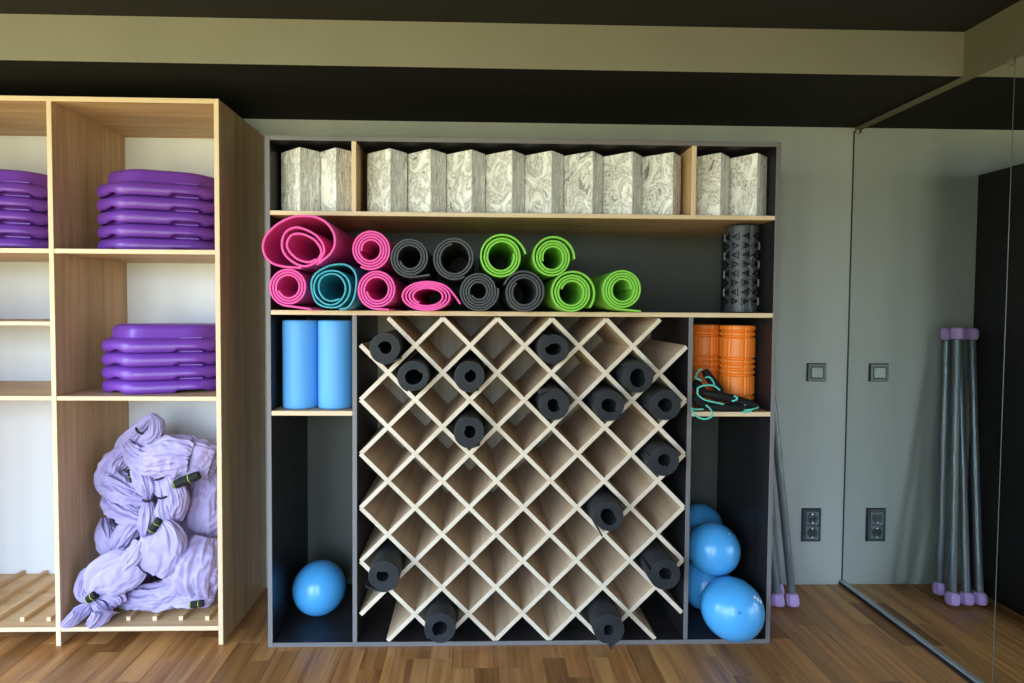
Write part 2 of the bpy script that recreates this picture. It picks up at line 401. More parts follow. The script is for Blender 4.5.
box('divider', DLX0 - .002, DLX1 - .002, CB + .001, CBK, Z1T, 2 - TH, [OAKV, OAKE], cab)
box('divider', DRX0 + .001, DRX1 + .001, CB + .001, CBK, Z1T, 2 - TH, [OAKV, OAKE], cab)
box('shelf', xi0, DLX0, CB + .001, CBK, Z3B, Z3T, [OAKH, OAKEH], cab); box('shelf', DRX1, xi1, CB + .001, CBK, Z3B, Z3T, [OAKH, OAKEH], cab)
BACKB = wood('birch_back', '#a3947e', '#c2b49b', 2, .55)
DBACK = mat('dark_back_board', '#4b4d47', .6, .35, var=.05, vscale=5)
for a, b, z0, z1 in ((xi0, xi1, Z1T, 2 - TH), (xi0, xi1, Z2T, Z1B), (xi0, DLX0, Z3T, Z2B), (xi0, DLX0, TH, Z3B), (DRX1, xi1, Z3T, Z2B), (DRX1, xi1, TH, Z3B)):
    box('back_panel', a, b, CBK - .005, CBK, z0, z1, DBACK, cab, b=0)
box('back_panel', DLX1, DRX0, CBK - .006, CBK, TH, Z2B, BACKB, cab, b=0)
# lattice: 10 + 10 boards at 45 degrees
LX, LZ, LP, LT = -.4425, .0200, .2138, .0164
HALF = LP / 2; LX1, LZ1 = LX + 6 * LP, LZ + 6 * LP
def lboard(ax, az, bx, bz, dy):
    d = Vector((bx - ax, 0, bz - az)); L_ = d.length; d.normalize(); nrm = Vector((-d.z, 0, d.x)) * LT / 2
    y0, y1 = CB + .004 + dy, CBK - .008
    a, b = Vector((ax, 0, az)), Vector((bx, 0, bz)); V = []
    for y in (y0, y1):
        for p_, s in ((a, -1), (b, -1), (b, 1), (a, 1)): V.append(p_ + nrm * s + Vector((0, y, 0)))
    Fc = [(0, 1, 2, 3), (7, 6, 5, 4), (0, 4, 5, 1), (1, 5, 6, 2), (2, 6, 7, 3), (3, 7, 4, 0)]
    mid = (a + b) / 2 + Vector((0, (y0 + y1) / 2, 0))
    return obj('lattice_board', V, Fc, [BIRCH, BIRCHE], cab, origin=mid, fmat=[1, 0, 0, 0, 0, 0])
for s in (1, -1):                                    # the two directions, mirrored about the middle
    mx_ = (LX + LX1) / 2; fl = (lambda x: x) if s == 1 else (lambda x: 2 * mx_ - x)
    for j in range(5):                               # '\' boards starting on the left edge, and on the top edge
        z = LZ1 - HALF - j * LP; n_ = z - LZ
        lboard(fl(LX), z, fl(LX + n_), LZ, .0 if s == 1 else .0006)
    for k in range(5):
        x = LX + HALF + k * LP; n_ = LX1 - x
        lboard(fl(x), LZ1, fl(LX1), LZ1 - n_, .0 if s == 1 else .0006)
def cell(i, j):                                      # centre of the cell in half steps from the top left corner
    return LX + HALF * i, LZ1 - HALF * j

# ------------------------------------------------------------------ oak shelf unit on the left
SR = -.9883; SD = -1.6216; SB = W - .002; ST = 2.142; PT = .019
SWID = SR - SD; SLX = SD - SWID
unit = thing('shelf_unit', ((SLX + SR) / 2, (S + SB) / 2, 0), 'tall light oak shelf unit with white back, at the left', 'shelf unit')
box('side_panel', SR - PT, SR, S, SB, 0, ST, OV, unit)
box('side_panel', SD - PT, SD, S, SB, 0, ST, OV, unit).name = 'divider'
box('side_panel', SLX - PT, SLX, S, SB, 0, ST, OV, unit)
for a, b in ((SLX, SD - PT), (SD, SR - PT)):
    box('top_panel', a, b, S, SB, ST - PT, ST, OH, unit)
    box('back_panel', a, b, SB - .006, SB, .058, ST - PT, WHITE, unit, b=0)
    box('shelf', a, b, S + .001, SB - .006, 1.5440, 1.5620, OH, unit)
    box('shelf', a, b, S + .001, SB - .006, .9730, .9900, OH, unit)
    box('bottom_panel', a, b, S + .001, SB - .006, .0570, .0750, OH, unit)
box('shelf', SLX, SD - PT, S + .02, SB - .006, 1.2640, 1.2795, OH, unit)
SLAT = [OAKY, OAKE]
for x in (-1.49, -1.385, -1.2805, -1.176, -1.0715): box('slat', x - .0085, x + .0085, S + .045, SB - .008, .0750, .0925, SLAT, unit, b=.0008)
for x in (-1.7, -1.8045, -1.909, -2.0135, -2.118): box('slat', x - .0085, x + .0085, S + .045, SB - .008, .0750, .0925, SLAT, unit, b=.0008)

# ------------------------------------------------------------------ step platforms
PURP = mat('purple_plastic', '#743fae', .33, .5, bump=.03, bscale=400)
def octo(ex, ey, ch, ins, rad, seg=4, nl=10):
    """long octagon outline with softened corners, inset by ins: (x, y)"""
    a, b, c = ex - ins, ey - ins, max(.01, ch - ins * .586)
    cor = [(a - c, -b), (a, -b + c), (a, b - c), (a - c, b), (-a + c, b), (-a, b - c), (-a, -b + c), (-a + c, -b)]
    pts = []; N = len(cor)
    for i in range(N):
        p0, p1, p2 = Vector(cor[i - 1]), Vector(cor[i]), Vector(cor[(i + 1) % N])
        t_ = min(rad, (p1 - p0).length * .48, (p2 - p1).length * .48)
        A_, B_ = p1 + (p0 - p1).normalized() * t_, p1 + (p2 - p1).normalized() * t_
        for k in range(seg + 1):
            u = k / seg; pts.append(A_ * (1 - u) ** 2 + p1 * 2 * u * (1 - u) + B_ * u * u)
        m_ = 24 if i in (3, 7) else (5 if i in (0, 2, 4, 6) else 2)
        C_ = p2 + (p1 - p2).normalized() * min(rad, (p2 - p1).length * .48, (Vector(cor[(i + 2) % N]) - p2).length * .48)
        for k in range(1, m_): pts.append(B_ + (C_ - B_) * k / m_)
    return pts
EX, EY, CHM, STEP = .264, .160, .130, .0555
def step_mesh():
    sec = [(.010, .000), (.002, .010), (.000, .022), (.003, .036), (.012, .047), (.026, .0535), (.034, .0545),
           (.037, .060), (.041, .090), (.047, .103), (.058, .110), (.078, .1125)]
    inner = [(.084, .1060), (.056, .0975), (.046, .060), (.032, .046), (.022, .030), (.016, .000)]
    V, Fc = [], []; n_ = None; mc = Vector((EX - CHM / 2, EY - CHM / 2))
    for ins, z in sec + inner:
        ring = octo(EX, EY, CHM, ins, .045)
        for p_ in ring:
            zz = z
            if z < .0135 and ins < .024:
                if abs(p_.y) > EY - .03: nt_ = min(1, max(0, (.062 - abs(p_.x - math.copysign(.085, -p_.y))) / .014))
                else: nt_ = min(1, max(0, (.030 - (Vector((abs(p_.x), abs(p_.y))) - mc).length) / .010))
                zz = z + (.0135 - z) * nt_
            V.append((p_.x, p_.y, zz))
        n_ = len(ring)
    m_ = len(sec) + len(inner)
    for i in range(m_ - 1):
        if i == len(sec) - 1: continue
        for k in range(n_):
            k2 = (k + 1) % n_; Fc.append((i * n_ + k, i * n_ + k2, (i + 1) * n_ + k2, (i + 1) * n_ + k))
    for k in range(n_): k2 = (k + 1) % n_; Fc.append(((m_ - 1) * n_ + k, (m_ - 1) * n_ + k2, k2, k))
    top = (len(sec) - 1) * n_; Fc.append(tuple(range(top, top + n_)))
    rf = len(sec) * n_; Fc.append(tuple(range(rf, rf + n_))[::-1])
    me = bpy.data.meshes.new('deck'); me.from_pydata(V, [], Fc)
    me.materials.append(PURP); me.polygons.foreach_set('use_smooth', [True] * len(me.polygons)); me.update(); return me
STEPME = step_mesh()
v, f, fr = box_vf(.042, .128, -EY + .024, -EY + .044, .0535, .0605, .002)
LUGME = bpy.data.meshes.new('lug'); LUGME.from_pydata([tuple(q) for q in v], [], f); LUGME.materials.append(PURP)
def step_stack(cx, cy, rz, z0, n_, where):
    names = {5: ['lowest', 'second', 'middle', 'fourth', 'topmost'], 4: ['lowest', 'second', 'third', 'topmost']}[n_]
    for i in range(n_):
        t_ = thing('step_platform', (cx, cy, z0 + i * STEP), 'purple plastic step platform, %s of the %s' % (names[i], where), 'step platform', 'purple step platforms stacked in the oak shelves')
        t_.rotation_euler = (0, 0, rz)
        d_ = bpy.data.objects.new('deck', STEPME); COL.objects.link(d_); d_.parent = t_
        for s_ in (0, PI):
            l_ = bpy.data.objects.new('lug', LUGME); COL.objects.link(l_); l_.parent = t_; l_.rotation_euler = (0, 0, s_)
RZ = math.radians(18)
step_stack(-1.296, 2.520, RZ, 1.5625, 5, 'upper stack in the right bay')
step_stack(-1.282, 2.512, RZ, .9905, 4, 'lower stack in the right bay')
step_stack(-1.975, 2.520, RZ, 1.5625, 5, 'stack cut by the left edge of the photo')

# ------------------------------------------------------------------ marbled yoga blocks on the top shelf
MARB = marble_mat()
def block_mesh(w, d_, h):
    bm = bmesh.new(); bmesh.ops.create_cube(bm, size=1); bmesh.ops.scale(bm, vec=(w, d_, h), verts=bm.verts)
    bmesh.ops.bevel(bm, geom=list(bm.edges), offset=.004, segments=2, affect='EDGES', profile=.6)
    bmesh.ops.translate(bm, vec=(0, 0, h / 2), verts=bm.verts)
    me = bpy.data.meshes.new('yoga_block'); bm.to_mesh(me); bm.free(); me.materials.append(MARB); return me
BLK = block_mesh(.138, .090, .246)
YBLK = D + .088
apex = [(299.5, 42), (336, 43), (388, 40), (428, 40), (466.5, 38), (506, 38), (545, 40), (584.5, 38), (625, 40), (663.5, 39), (714, 44), (752, 50)]
blab = ['left block of the pair in the top left bay', 'right block of the pair in the top left bay'] + \
       ['%s of eight in the middle bay' % w_ for w_ in ('first from left', 'second from left', 'third from left', 'fourth from left', 'fourth from right', 'third from right', 'second from right', 'rightmost')] + \
       ['left block of the pair in the top right bay', 'right block of the pair in the top right bay']
cxs = [300.5, 335.5, 387, 426, 465, 504, 543, 582, 621, 660, 707.5, 746.5]
for i, cx in enumerate(cxs):
    c_ = at(cx, 200, YBLK); c_.x = min(c_.x, xi1 - .082)
    o = bpy.data.objects.new('yoga_block', BLK); COL.objects.link(o); o.location = (c_.x, YBLK, Z1T + .0004)
    o.rotation_euler = (0, 0, -math.radians(apex[i][1]))
    tag(o, 'grey marbled yoga block, ' + blab[i], 'yoga block', 'marbled yoga blocks on the top shelf')

# ------------------------------------------------------------------ rolled mats
def ribbon_mesh(cl, t_, y0, L_, name, material):
    """extrude a mat: centre line cl in the x-z plane, thickness t_, from y0 back by L_"""
    n_ = len(cl); V = []; Fc = []
    offs = []
    for i in range(n_):
        d_ = (cl[min(i + 1, n_ - 1)] - cl[max(i - 1, 0)]); d_.normalize(); offs.append(Vector((-d_.y, d_.x)) * t_ / 2)
    ch = min(.0012, t_ * .22)
    rows = [(y0, .6), (y0 + ch, 1), (y0 + L_ - ch, 1), (y0 + L_, .6)]
    for y, s_ in rows:
        for i in range(n_):
            a, b = cl[i] + offs[i] * s_, cl[i] - offs[i] * s_
            V.append((a.x, y, a.y)); V.append((b.x, y, b.y))
    st = 2 * n_
    for i in range(n_ - 1):
        a, b, c, d_ = 2 * i, 2 * i + 1, 2 * i + 3, 2 * i + 2
        Fc.append((a, b, c, d_)); Fc.append(tuple(q + 3 * st for q in (d_, c, b, a)))
        for r in range(3):
            o_ = r * st
            Fc.append((a + o_, d_ + o_, d_ + o_ + st, a + o_ + st)); Fc.append((c + o_, b + o_, b + o_ + st, c + o_ + st))
    for r in range(3):
        o_ = r * st
        Fc.append((1 + o_, 0 + o_, 0 + o_ + st, 1 + o_ + st)); e = 2 * (n_ - 1)
        Fc.append((e + o_, e + 1 + o_, e + 1 + o_ + st, e + o_ + st))
    me = bpy.data.meshes.new(name); me.from_pydata(V, [], Fc); me.materials.append(material)
    sm = []
    for q in Fc: sm.append(True)
    me.polygons.foreach_set('use_smooth', [False] * len(Fc)); me.update(); return me
def spiral(R, rin, t_, n_turn, end_deg, dr, sx=1, sz=1, tail=0, curl=0, jit=0, loose=0, seed=0):
    """centre line from the core outwards, ending at end_deg; loose lifts the outer turn"""
    rr = random.Random(seed); N = int(n_turn * 40); pts = []
    ph = rr.random() * 6; 
    for i in range(N + 1):
        u = i / N; th = math.radians(end_deg) - dr * (1 - u) * n_turn * 2 * PI
        r = rin + t_ / 2 + (R - t_ - rin) * u
        r *= 1 + jit * math.sin(2 * th + ph) * (1 - u) ** 1.0
        if loose:
            k = max(0, (u - (1 - 1 / n_turn)) * n_turn); r += loose * k * k
        pts.append(Vector((r * math.cos(th) * sx, r * math.sin(th) * sz)))
    if tail:
        d_ = (pts[-1] - pts[-2]).normalized(); p_ = pts[-1].copy(); M_ = 10
        for k in range(M_):
            a = curl / M_; d_ = Vector((d_.x * math.cos(a) - d_.y * math.sin(a), d_.x * math.sin(a) + d_.y * math.cos(a))); p_ = p_ + d_ * tail / M_; pts.append(p_.copy())
    return pts
def mat_obj(cl, t_, x, y, z, L_, material, label, group, rz=0, flap=None, fl_len=0):
    me = ribbon_mesh(cl, t_, 0, L_, 'rolled_mat', material)
    if flap:
        m2 = ribbon_mesh(flap, t_ * .8, .0003, fl_len, 'flap', material); bm = bmesh.new(); bm.from_mesh(me); bm.from_mesh(m2); bm.to_mesh(me); bm.free()
        bpy.data.meshes.remove(m2)
    o = bpy.data.objects.new('rolled_mat', me); COL.objects.link(o); o.location = (x, y, z); o.rotation_euler = (0, 0, rz)
    return tag(o, label, 'mat', group)

BLKM = mat('black_rubber', '#25272b', .6, .35, bump=.15, bscale=500)
PINK = mat('pink_foam', '#ec55a9', .55, .35, bump=.1, bscale=500)
TEAL = mat('teal_foam', '#3fa3b8', .55, .35, bump=.1, bscale=500)
GREY = mat('charcoal_foam', '#46494d', .6, .35, bump=.1, bscale=500)
GREEN = mat('green_foam', '#80c847', .55, .35, bump=.1, bscale=500)
# black mats in the lattice: (half-step column, row, protrusion, core, end angle, direction, tail, curl, core squash, label)
BM = [(1, 1, .055, .020, -62, 1, .030, 0, 0, 'in the top left corner opening'),
      (2, 2, .060, .027, 250, 1, 0, 0, .06, 'touching the corner roll, one step down to its right'),
      (4, 2, .050, .018, -70, 1, .016, 0, 0, 'in the second row, upper one of the pair in that column'),
      (4, 4, .055, .019, -68, 1, .020, 0, 0, 'in the fourth row, straight below another roll at left of centre'),
      (7, 1, .045, .022, 120, -1, 0, 0, .14, 'in the top row at the middle, with an S shaped core'),
      (7, 3, .060, .020, 100, 1, .050, .5, .05, 'in the third row at the middle, its edge flapping left'),
      (10, 2, .065, .029, 140, 1, 0, 0, .08, 'with a wide open core, highest of the three at right'),
      (9, 3, .060, .024, -62, 1, .028, 0, .10, 'at the left of the group of three, its edge trailing right'),
      (11, 3, .070, .023, 200, 1, 0, 0, .02, 'at the right of the group of three, by the cabinet divider'),
      (11, 5, .060, .020, 172, -1, .012, 0, 0, 'alone in the fifth row by the right divider'),
      (9, 7, .070, .027, 215, 1, .050, 0, .12, 'in the seventh row with a loose core and a hanging corner'),
      (11, 9, .095, .020, 178, -1, .020, .3, .05, 'low at the right beside the divider, edge lifted at its left'),
      (9, 11, .095, .016, -60, -1, .034, .6, .05, 'in the bottom row at right, corner hanging over the cabinet base'),
      (1, 9, .100, .017, -105, -1, .055, -.35, .05, 'low at the left with its outer edge folded out'),
      (3, 11, .080, .024, 220, 1, 0, 0, .03, 'in the bottom row at left')]
for k, (i, j, pr, core, ea, dr, tail, curl, jit, lab) in enumerate(BM):
    x, z = cell(i, j); R = .0625; pr += .01
    cl = spiral(R, core, .0088, (R - core) / .0098, ea, dr, jit=jit, seed=k)
    flap = spiral(R, core, .0088, (R - core) / .0098, ea, dr, tail=tail, curl=curl, jit=jit, seed=k)[len(cl) - 6:] if tail else None
    mat_obj(cl, .0086, x, D - pr, z - .0065, CBK - .010 - (D - pr), BLKM, 'black rolled exercise mat ' + lab, 'black mats in the diamond lattice', flap=flap, fl_len=pr - .004)
# coloured mats on the open shelf
YC = D - .13; MP = px_m(YC)
def cmat(u, v, rp_, hole, turns, ea, dr, material, label, sx=1, sz=1, tail=0, curl=0, jit=.03, loose=0, t_=.0074, rest=None, seed=0, dy=0):
    c_ = at(u, v, YC + dy); R = rp_ * MP
    turns = (R - t_ - hole * MP) / (t_ * 1.34)
    cl = spiral(R, hole * MP, t_, turns, ea, dr, sx, sz, tail, curl, jit, loose, seed)
    zz = c_.z
    if rest is not None: zz = rest - min(q.y for q in cl) + t_ / 2 + .0006
    return mat_obj(cl, t_, c_.x, YC + dy, zz, .61, material, label, 'coloured mats rolled up on the open shelf')
ZS = Z2T
cmat(288.4, 289, 19.6, 9.0, 3.7, -92, 1, PINK, 'bright pink rolled mat at the far left of the bottom row', rest=ZS, tail=.085)
cmat(377.2, 291.5, 20.2, 9.5, 3.8, -88, 1, PINK, 'bright pink rolled mat right of the teal one', rest=ZS, tail=.04)
cmat(427, 295.5, 21.2, 9.5, 3, 20, -1, PINK, 'bright pink mat rolled flat into an oval', sx=1.28, sz=.74, rest=ZS, jit=0, tail=.055, curl=-.12)
cmat(478.8, 292.5, 20.5, 6.5, 4.4, 10, 1, GREY, 'charcoal grey rolled mat with a tight core, right of the flat pink one', rest=ZS)
cmat(524.3, 293, 21.3, 11, 3.4, 160, 1, GREY, 'charcoal grey rolled mat in the bottom row beside the green mats', rest=ZS, loose=.004)
cmat(571.8, 292.5, 21.6, 10, 3.6, -40, -1, GREEN, 'bright green rolled mat in the bottom row beside the grey one', sx=1.02, rest=ZS, loose=.010)
cmat(622.5, 292, 20.9, 8.8, 3.8, -90, 1, GREEN, 'bright green rolled mat at the right end of the bottom row', rest=ZS, tail=.07)
cmat(370.5, 249.6, 20.4, 8.0, 4, 240, -1, PINK, 'bright pink rolled mat standing on the gap above the teal one', jit=.02)
cmat(410, 257.6, 20.2, 9.5, 3.8, -80, 1, GREY, 'charcoal grey rolled mat on top, resting on the flat pink one', tail=.06, curl=.1)
cmat(454.2, 258.2, 21.9, 13, 2.9, -60, 1, GREY, 'charcoal grey rolled mat on top with a wide core')
cmat(501.5, 256.6, 21.9, 12, 2.8, 40, -1, GREEN, 'bright green rolled mat on top, the left one of two', loose=.006, tail=.050, curl=-.5)
cmat(552.5, 257.4, 20.6, 9, 3.6, 0, -1, GREEN, 'bright green rolled mat on top, the right one of two', loose=.009, tail=.006)
def px_cl(pts, ox, oy, sc, Y, c_):
    P = [at(ox + a / sc, oy + b / sc, Y) for a, b in pts]; P = smooth_path(P, 7)
    return [Vector((q.x - c_.x, q.z - c_.z)) for q in P]
LPK = [(345, 352), (300, 368), (240, 350), (192, 300), (186, 255), (212, 216), (268, 211), (330, 240), (368, 285), (372, 325), (335, 376), (275, 392), (215, 368),
       (168, 318), (156, 262), (175, 203), (225, 175), (275, 182), (335, 213), (378, 262), (392, 312), (372, 352)]
LPK = [(345, 352), (300, 368), (240, 350), (192, 300), (186, 255), (212, 216), (268, 211), (330, 240), (366, 285), (370, 325), (335, 372), (275, 391), (215, 366),
       (168, 318), (156, 262), (175, 203), (225, 175), (275, 182), (335, 213), (376, 258), (388, 310), (365, 362), (318, 392), (262, 399), (300, 401), (360, 382), (420, 330), (446, 270), (440, 205), (400, 146), (345, 116), (285, 107), (210, 116), (130, 156), (70, 215), (48, 270), (56, 325), (90, 368), (140, 393), (200, 400)]
LPK = LPK[:21] + [(362, 360), (350, 380), (388, 352), (426, 316), (447, 265), (440, 205), (400, 148), (345, 118), (285, 110), (210, 118), (130, 158), (72, 217), (52, 270), (60, 325), (92, 366), (140, 388), (200, 396), (262, 400)]
c_ = at(302, 246, YC - .02)
LPK = [(250 + (a - 250) * 1.035, 396 + (b - 396) * 1.02) for a, b in LPK]
mat_obj(px_cl(LPK, 255, 200, 5.69, YC - .02, c_), .0082, c_.x, YC - .02, c_.z + .009, .62, PINK, 'bright pink mat rolled loosely into a big open coil on top at left', 'coloured mats rolled up on the open shelf')
TLC = [(480, 560), (430, 572), (385, 550), (362, 500), (375, 445), (425, 417), (480, 430), (512, 480), (508, 535), (465, 585), (405, 590), (352, 550), (335, 495), (355, 435), (410, 402), (475, 405),
       (525, 445), (540, 505), (520, 565), (470, 604), (405, 606), (345, 562), (318, 500), (322, 430), (370, 385), (440, 357), (510, 362), (560, 390), (577, 440), (572, 510), (555, 575), (520, 612), (470, 620)]
TLC = TLC[:21] + [(350, 580), (326, 525), (322, 460), (346, 415), (400, 380), (450, 365), (510, 364), (556, 392), (576, 440), (572, 510), (556, 570), (526, 608), (480, 620)]
c_ = at(333, 287, YC)
cl = px_cl(TLC, 255, 200, 5.69, YC, c_)
mat_obj(cl, .0066, c_.x, YC, ZS - min(q.y for q in cl) + .004, .61, TEAL, 'teal blue rolled mat with a loose outer turn', 'coloured mats rolled up on the open shelf')

# ------------------------------------------------------------------ foam rollers
BLUE = mat('blue_foam', '#5fa9ee', .5, .4, bump=.05, bscale=300)
YR = D + .10
for u, lab in ((301, 'smooth sky blue foam roller standing against the cabinet side'), (336, 'smooth sky blue foam roller standing next to the divider')):
    c_ = at(u, 380, YR); r = 17.3 * px_m(YR); hgt = .352
    pr = [(r - .008, 0), (r - .002, .002), (r, .008)] + [(r, .008 + (hgt - .016) * k / 6) for k in range(1, 6)] + [(r, hgt - .008), (r - .002, hgt - .002), (r - .008, hgt)]
    V, Fc = lathe_vf(pr, (c_.x, YR, Z3T + .0005), seg=48)
    o = obj('foam_roller', V, Fc, BLUE, origin=(c_.x, YR, Z3T + .0005), smooth=True)
    tag(o, lab, 'foam roller', 'blue foam rollers')
# black trigger-point roller: core with triangular studs
BRUB = mat('black_roller_foam', '#3b3e43', .42, .5); BSTD = mat('black_stud', '#0c0d0f', .35, .5)
YK = D + .115; c_ = at(741.5, 270, YK); r = 15.6 * px_m(YK); hgt = .356; zb = Z2T + .0005
t = thing('foam_roller', (c_.x, YK, zb), 'black studded foam roller standing at the right end of the open shelf', 'foam roller')
V, Fc = lathe_vf([(r * .6, 0), (r - .004, 0), (r, .005), (r, hgt - .005), (r - .004, hgt), (r * .6, hgt)], (c_.x, YK, zb), seg=48)
obj('core', V, Fc, BRUB, t, smooth=False)
for k in range(10):
    for q in range(8):
        a0 = 2 * PI * (k + .5 * 0) / 10 + .12; z = zb + .028 + (hgt - .056) * (q + .5) / 8
        flip = 1 if (q % 2 == 0) else -1
        hw, hh = .0135, .0155
        tri = [(-hw, -hh), (-hw, hh), (hw * 1.15, 0)] if flip == 1 else [(hw, hh), (hw, -hh), (-hw * 1.15, 0)]
        V = []
        for rad, sc in ((r - .001, 1.08), (r + .0055, .92), (r + .0055, .55), (r + .0005, .48)):
            for (tx, tz) in tri:
                aa = a0 + tx * sc / r; V.append((c_.x + rad * math.cos(aa), YK + rad * math.sin(aa), z + tz * sc))
        Fc = []
        for i in range(3):
            for e in range(3): e2 = (e + 1) % 3; Fc.append((i * 3 + e, i * 3 + e2, (i + 1) * 3 + e2, (i + 1) * 3 + e))
        Fc.append((9, 10, 11))
        obj('stud', V, Fc, BSTD, t)
# orange grid rollers
ORAN = mat('orange_foam', '#fb8528', .42, .5)
def grid_roller(u, Y, label, rot):
    c_ = at(u, 380, Y); r0 = .0705; hgt = .338; zb = Z3T + .0005; seg = 128; V = []; Fc = []
    t_ = thing('foam_roller', (c_.x, Y, zb), label, 'foam roller', 'orange grid foam rollers')
    nz = 150
    for i in range(nz + 1):
        z = hgt * i / nz
        ringg = max(max(0, 1 - abs(z / hgt - gp) / .017) for gp in (.935, .868, .60, .535, .468, .40, .148, .085))
        for k in range(seg):
            a = 2 * PI * k / seg + rot; w_ = (a / (2 * PI) * 4) % 1.0
            g = .0075 * min(1, ringg * 1.6)
            if w_ < .45: g = max(g, .0042 * (((w_ / .45 * 4) % 1.0) < .28))
            if .45 <= w_ < .48 or w_ > .97: g = max(g, .0042)
            e = .004 if i in (0, nz) else 0
            V.append((c_.x + (r0 - g - e) * math.cos(a), Y + (r0 - g - e) * math.sin(a), zb + z))
    for i in range(nz):
        for k in range(seg): k2 = (k + 1) % seg; Fc.append((i * seg + k, i * seg + k2, (i + 1) * seg + k2, (i + 1) * seg + k))
    Fc.append(tuple(range(seg))[::-1])
    obj('grid_sleeve', V, Fc, ORAN, t_, smooth=True)
    V, Fc = lathe_vf([(r0 * .72, hgt - .001), (r0 * .72, hgt + .001), (r0 * .98, hgt + .001), (r0 * .98, hgt - .001)], (c_.x, Y, zb), seg=48)
    obj('end_ring', V, Fc[:-2], ORAN, t_)
    V, Fc = lathe_vf([(r0 * .72, hgt - .004), (r0 * .72, hgt - .0005)], (c_.x, Y, zb), seg=32)
    obj('hollow_core', V, Fc, BLACKP, t_)
grid_roller(736.5, D + .150, 'orange grid foam roller on the right, behind the black straps', 2.3)
grid_roller(704, D + .27, 'orange grid foam roller on the left, partly behind the cabinet divider', 1.7)

# ------------------------------------------------------------------ gym balls
BALL = mat('blue_pvc', '#50aaea', .26, .5, coat=.15)
PRINT = mat('white_print', '#e8eef4', .5); PLUG = mat('ball_plug', '#41749c', .5)
def ball(u, v, rpx, Y, label, zrest=None, marks=()):
    if zrest is not None:
        lo, hi = 2.2, 2.75
        for _ in range(50):
            Y = (lo + hi) / 2; c_ = at(u, v, Y); R = rpx * px_m(Y) * .985
            if c_.z - R < zrest: hi = Y
            else: lo = Y
    c_ = at(u, v, Y); R = rpx * px_m(Y) * .985
    t_ = thing('gym_ball', (c_.x, Y, c_.z - R), label, 'ball', 'blue gym balls')
    bm = bmesh.new(); bmesh.ops.create_uvsphere(bm, u_segments=48, v_segments=28, radius=R)
    o = from_bm('shell', bm, BALL, t_, c_, True)
    V = []; Fc = []
    for k, (az, el, w_, h_) in enumerate(marks):        # small print marks and the plug, following the curve
        b0 = len(V); N = 4
        for i in range(N + 1):
            for j in range(2):
                A = math.radians(az + w_ * (i / N - .5)); E_ = math.radians(el + h_ * (j - .5)); rr = R + .0006
                V.append((c_.x + rr * math.cos(E_) * math.sin(A), Y - rr * math.cos(E_) * math.cos(A), c_.z + rr * math.sin(E_)))
        for i in range(N): Fc.append((b0 + 2 * i, b0 + 2 * i + 2, b0 + 2 * i + 3, b0 + 2 * i + 1))
    if marks: obj('print', V, Fc, PRINT, t_)
    return t_, c_, R
ball(319.5, 587.5, 26.5, 0, 'blue gym ball alone in the bottom left compartment', zrest=TH + .0005)
t_, c_, R = ball(732.0, 608.6, 31.2, 0, 'largest blue gym ball, at the front of the bottom right compartment', zrest=TH + .0005,
     marks=[(40, 42, 10, 5), (47, 36, 10, 6), (54, 29, 9, 6)])
A, E_ = math.radians(-11), math.radians(20)
pc = Vector((c_.x + R * math.cos(E_) * math.sin(A), c_.y - R * math.cos(E_) * math.cos(A), c_.z + R * math.sin(E_))); nd = (pc - c_).normalized()
V, Fc = tube_vf([pc - nd * .002, pc + nd * .0012], .005, 14); obj('plug', V, Fc, PLUG, t_)
ball(706.0, 584.0, 26.0, 0, 'blue gym ball at the back of the compartment, mostly behind the largest one', zrest=TH + .0005)
ball(713.0, 548.5, 26.6, D + .140, 'blue gym ball perched on top of the front ball', marks=[(38, 50, 6, 4)])
ball(700.5, 525.5, 22.0, D + .375, 'blue gym ball highest at the back, only its top showing')

# ------------------------------------------------------------------ weighted bars by the mirror
BAR = mat('bar_foam', '#6a7075', .32, .5, metal=.35); CAP = mat('lilac_rubber', '#c4a2e0', .45, .4)
def bar(fx, fy, tx, ty, tz, label):
    a, b = Vector((fx, fy, .0)), Vector((tx, ty, tz)); d_ = (b - a).normalized(); a = a + Vector((0, 0, .011))
    t_ = thing('weighted_bar', (fx, fy, 0), label, 'exercise bar', 'weighted bars leaning in the corner')
    V, Fc = tube_vf([a + d_ * .02, b - d_ * .02], .0165, 20); obj('bar', V, Fc, BAR, t_, smooth=False)
    for p_, s_ in ((a, 1), (b, -1)):
        seq = [(0, .019), (.004, .025), (.012, .028), (.030, .029), (.044, .0275), (.052, .023), (.056, .018)]
        V, Fc = tube_vf([p_ + d_ * s_ * h_ for h_, _ in seq], [r_ for _, r_ in seq], 8)
        obj('end_cap', V, Fc, CAP, t_)
bar(1.318, 2.545, 1.232, W - .032, 1.262, 'weighted bar with lilac caps nearest the cabinet side')
bar(1.380, 2.545, 1.293, W - .032, 1.262, 'weighted bar with lilac caps, middle one of the front three')
bar(1.446, 2.545, 1.355, W - .095, 1.268, 'weighted bar with lilac caps standing farthest out from the cabinet')
bar(1.428, 2.640, 1.353, W - .032, 1.262, 'weighted bar with lilac caps standing behind the others against the wall')

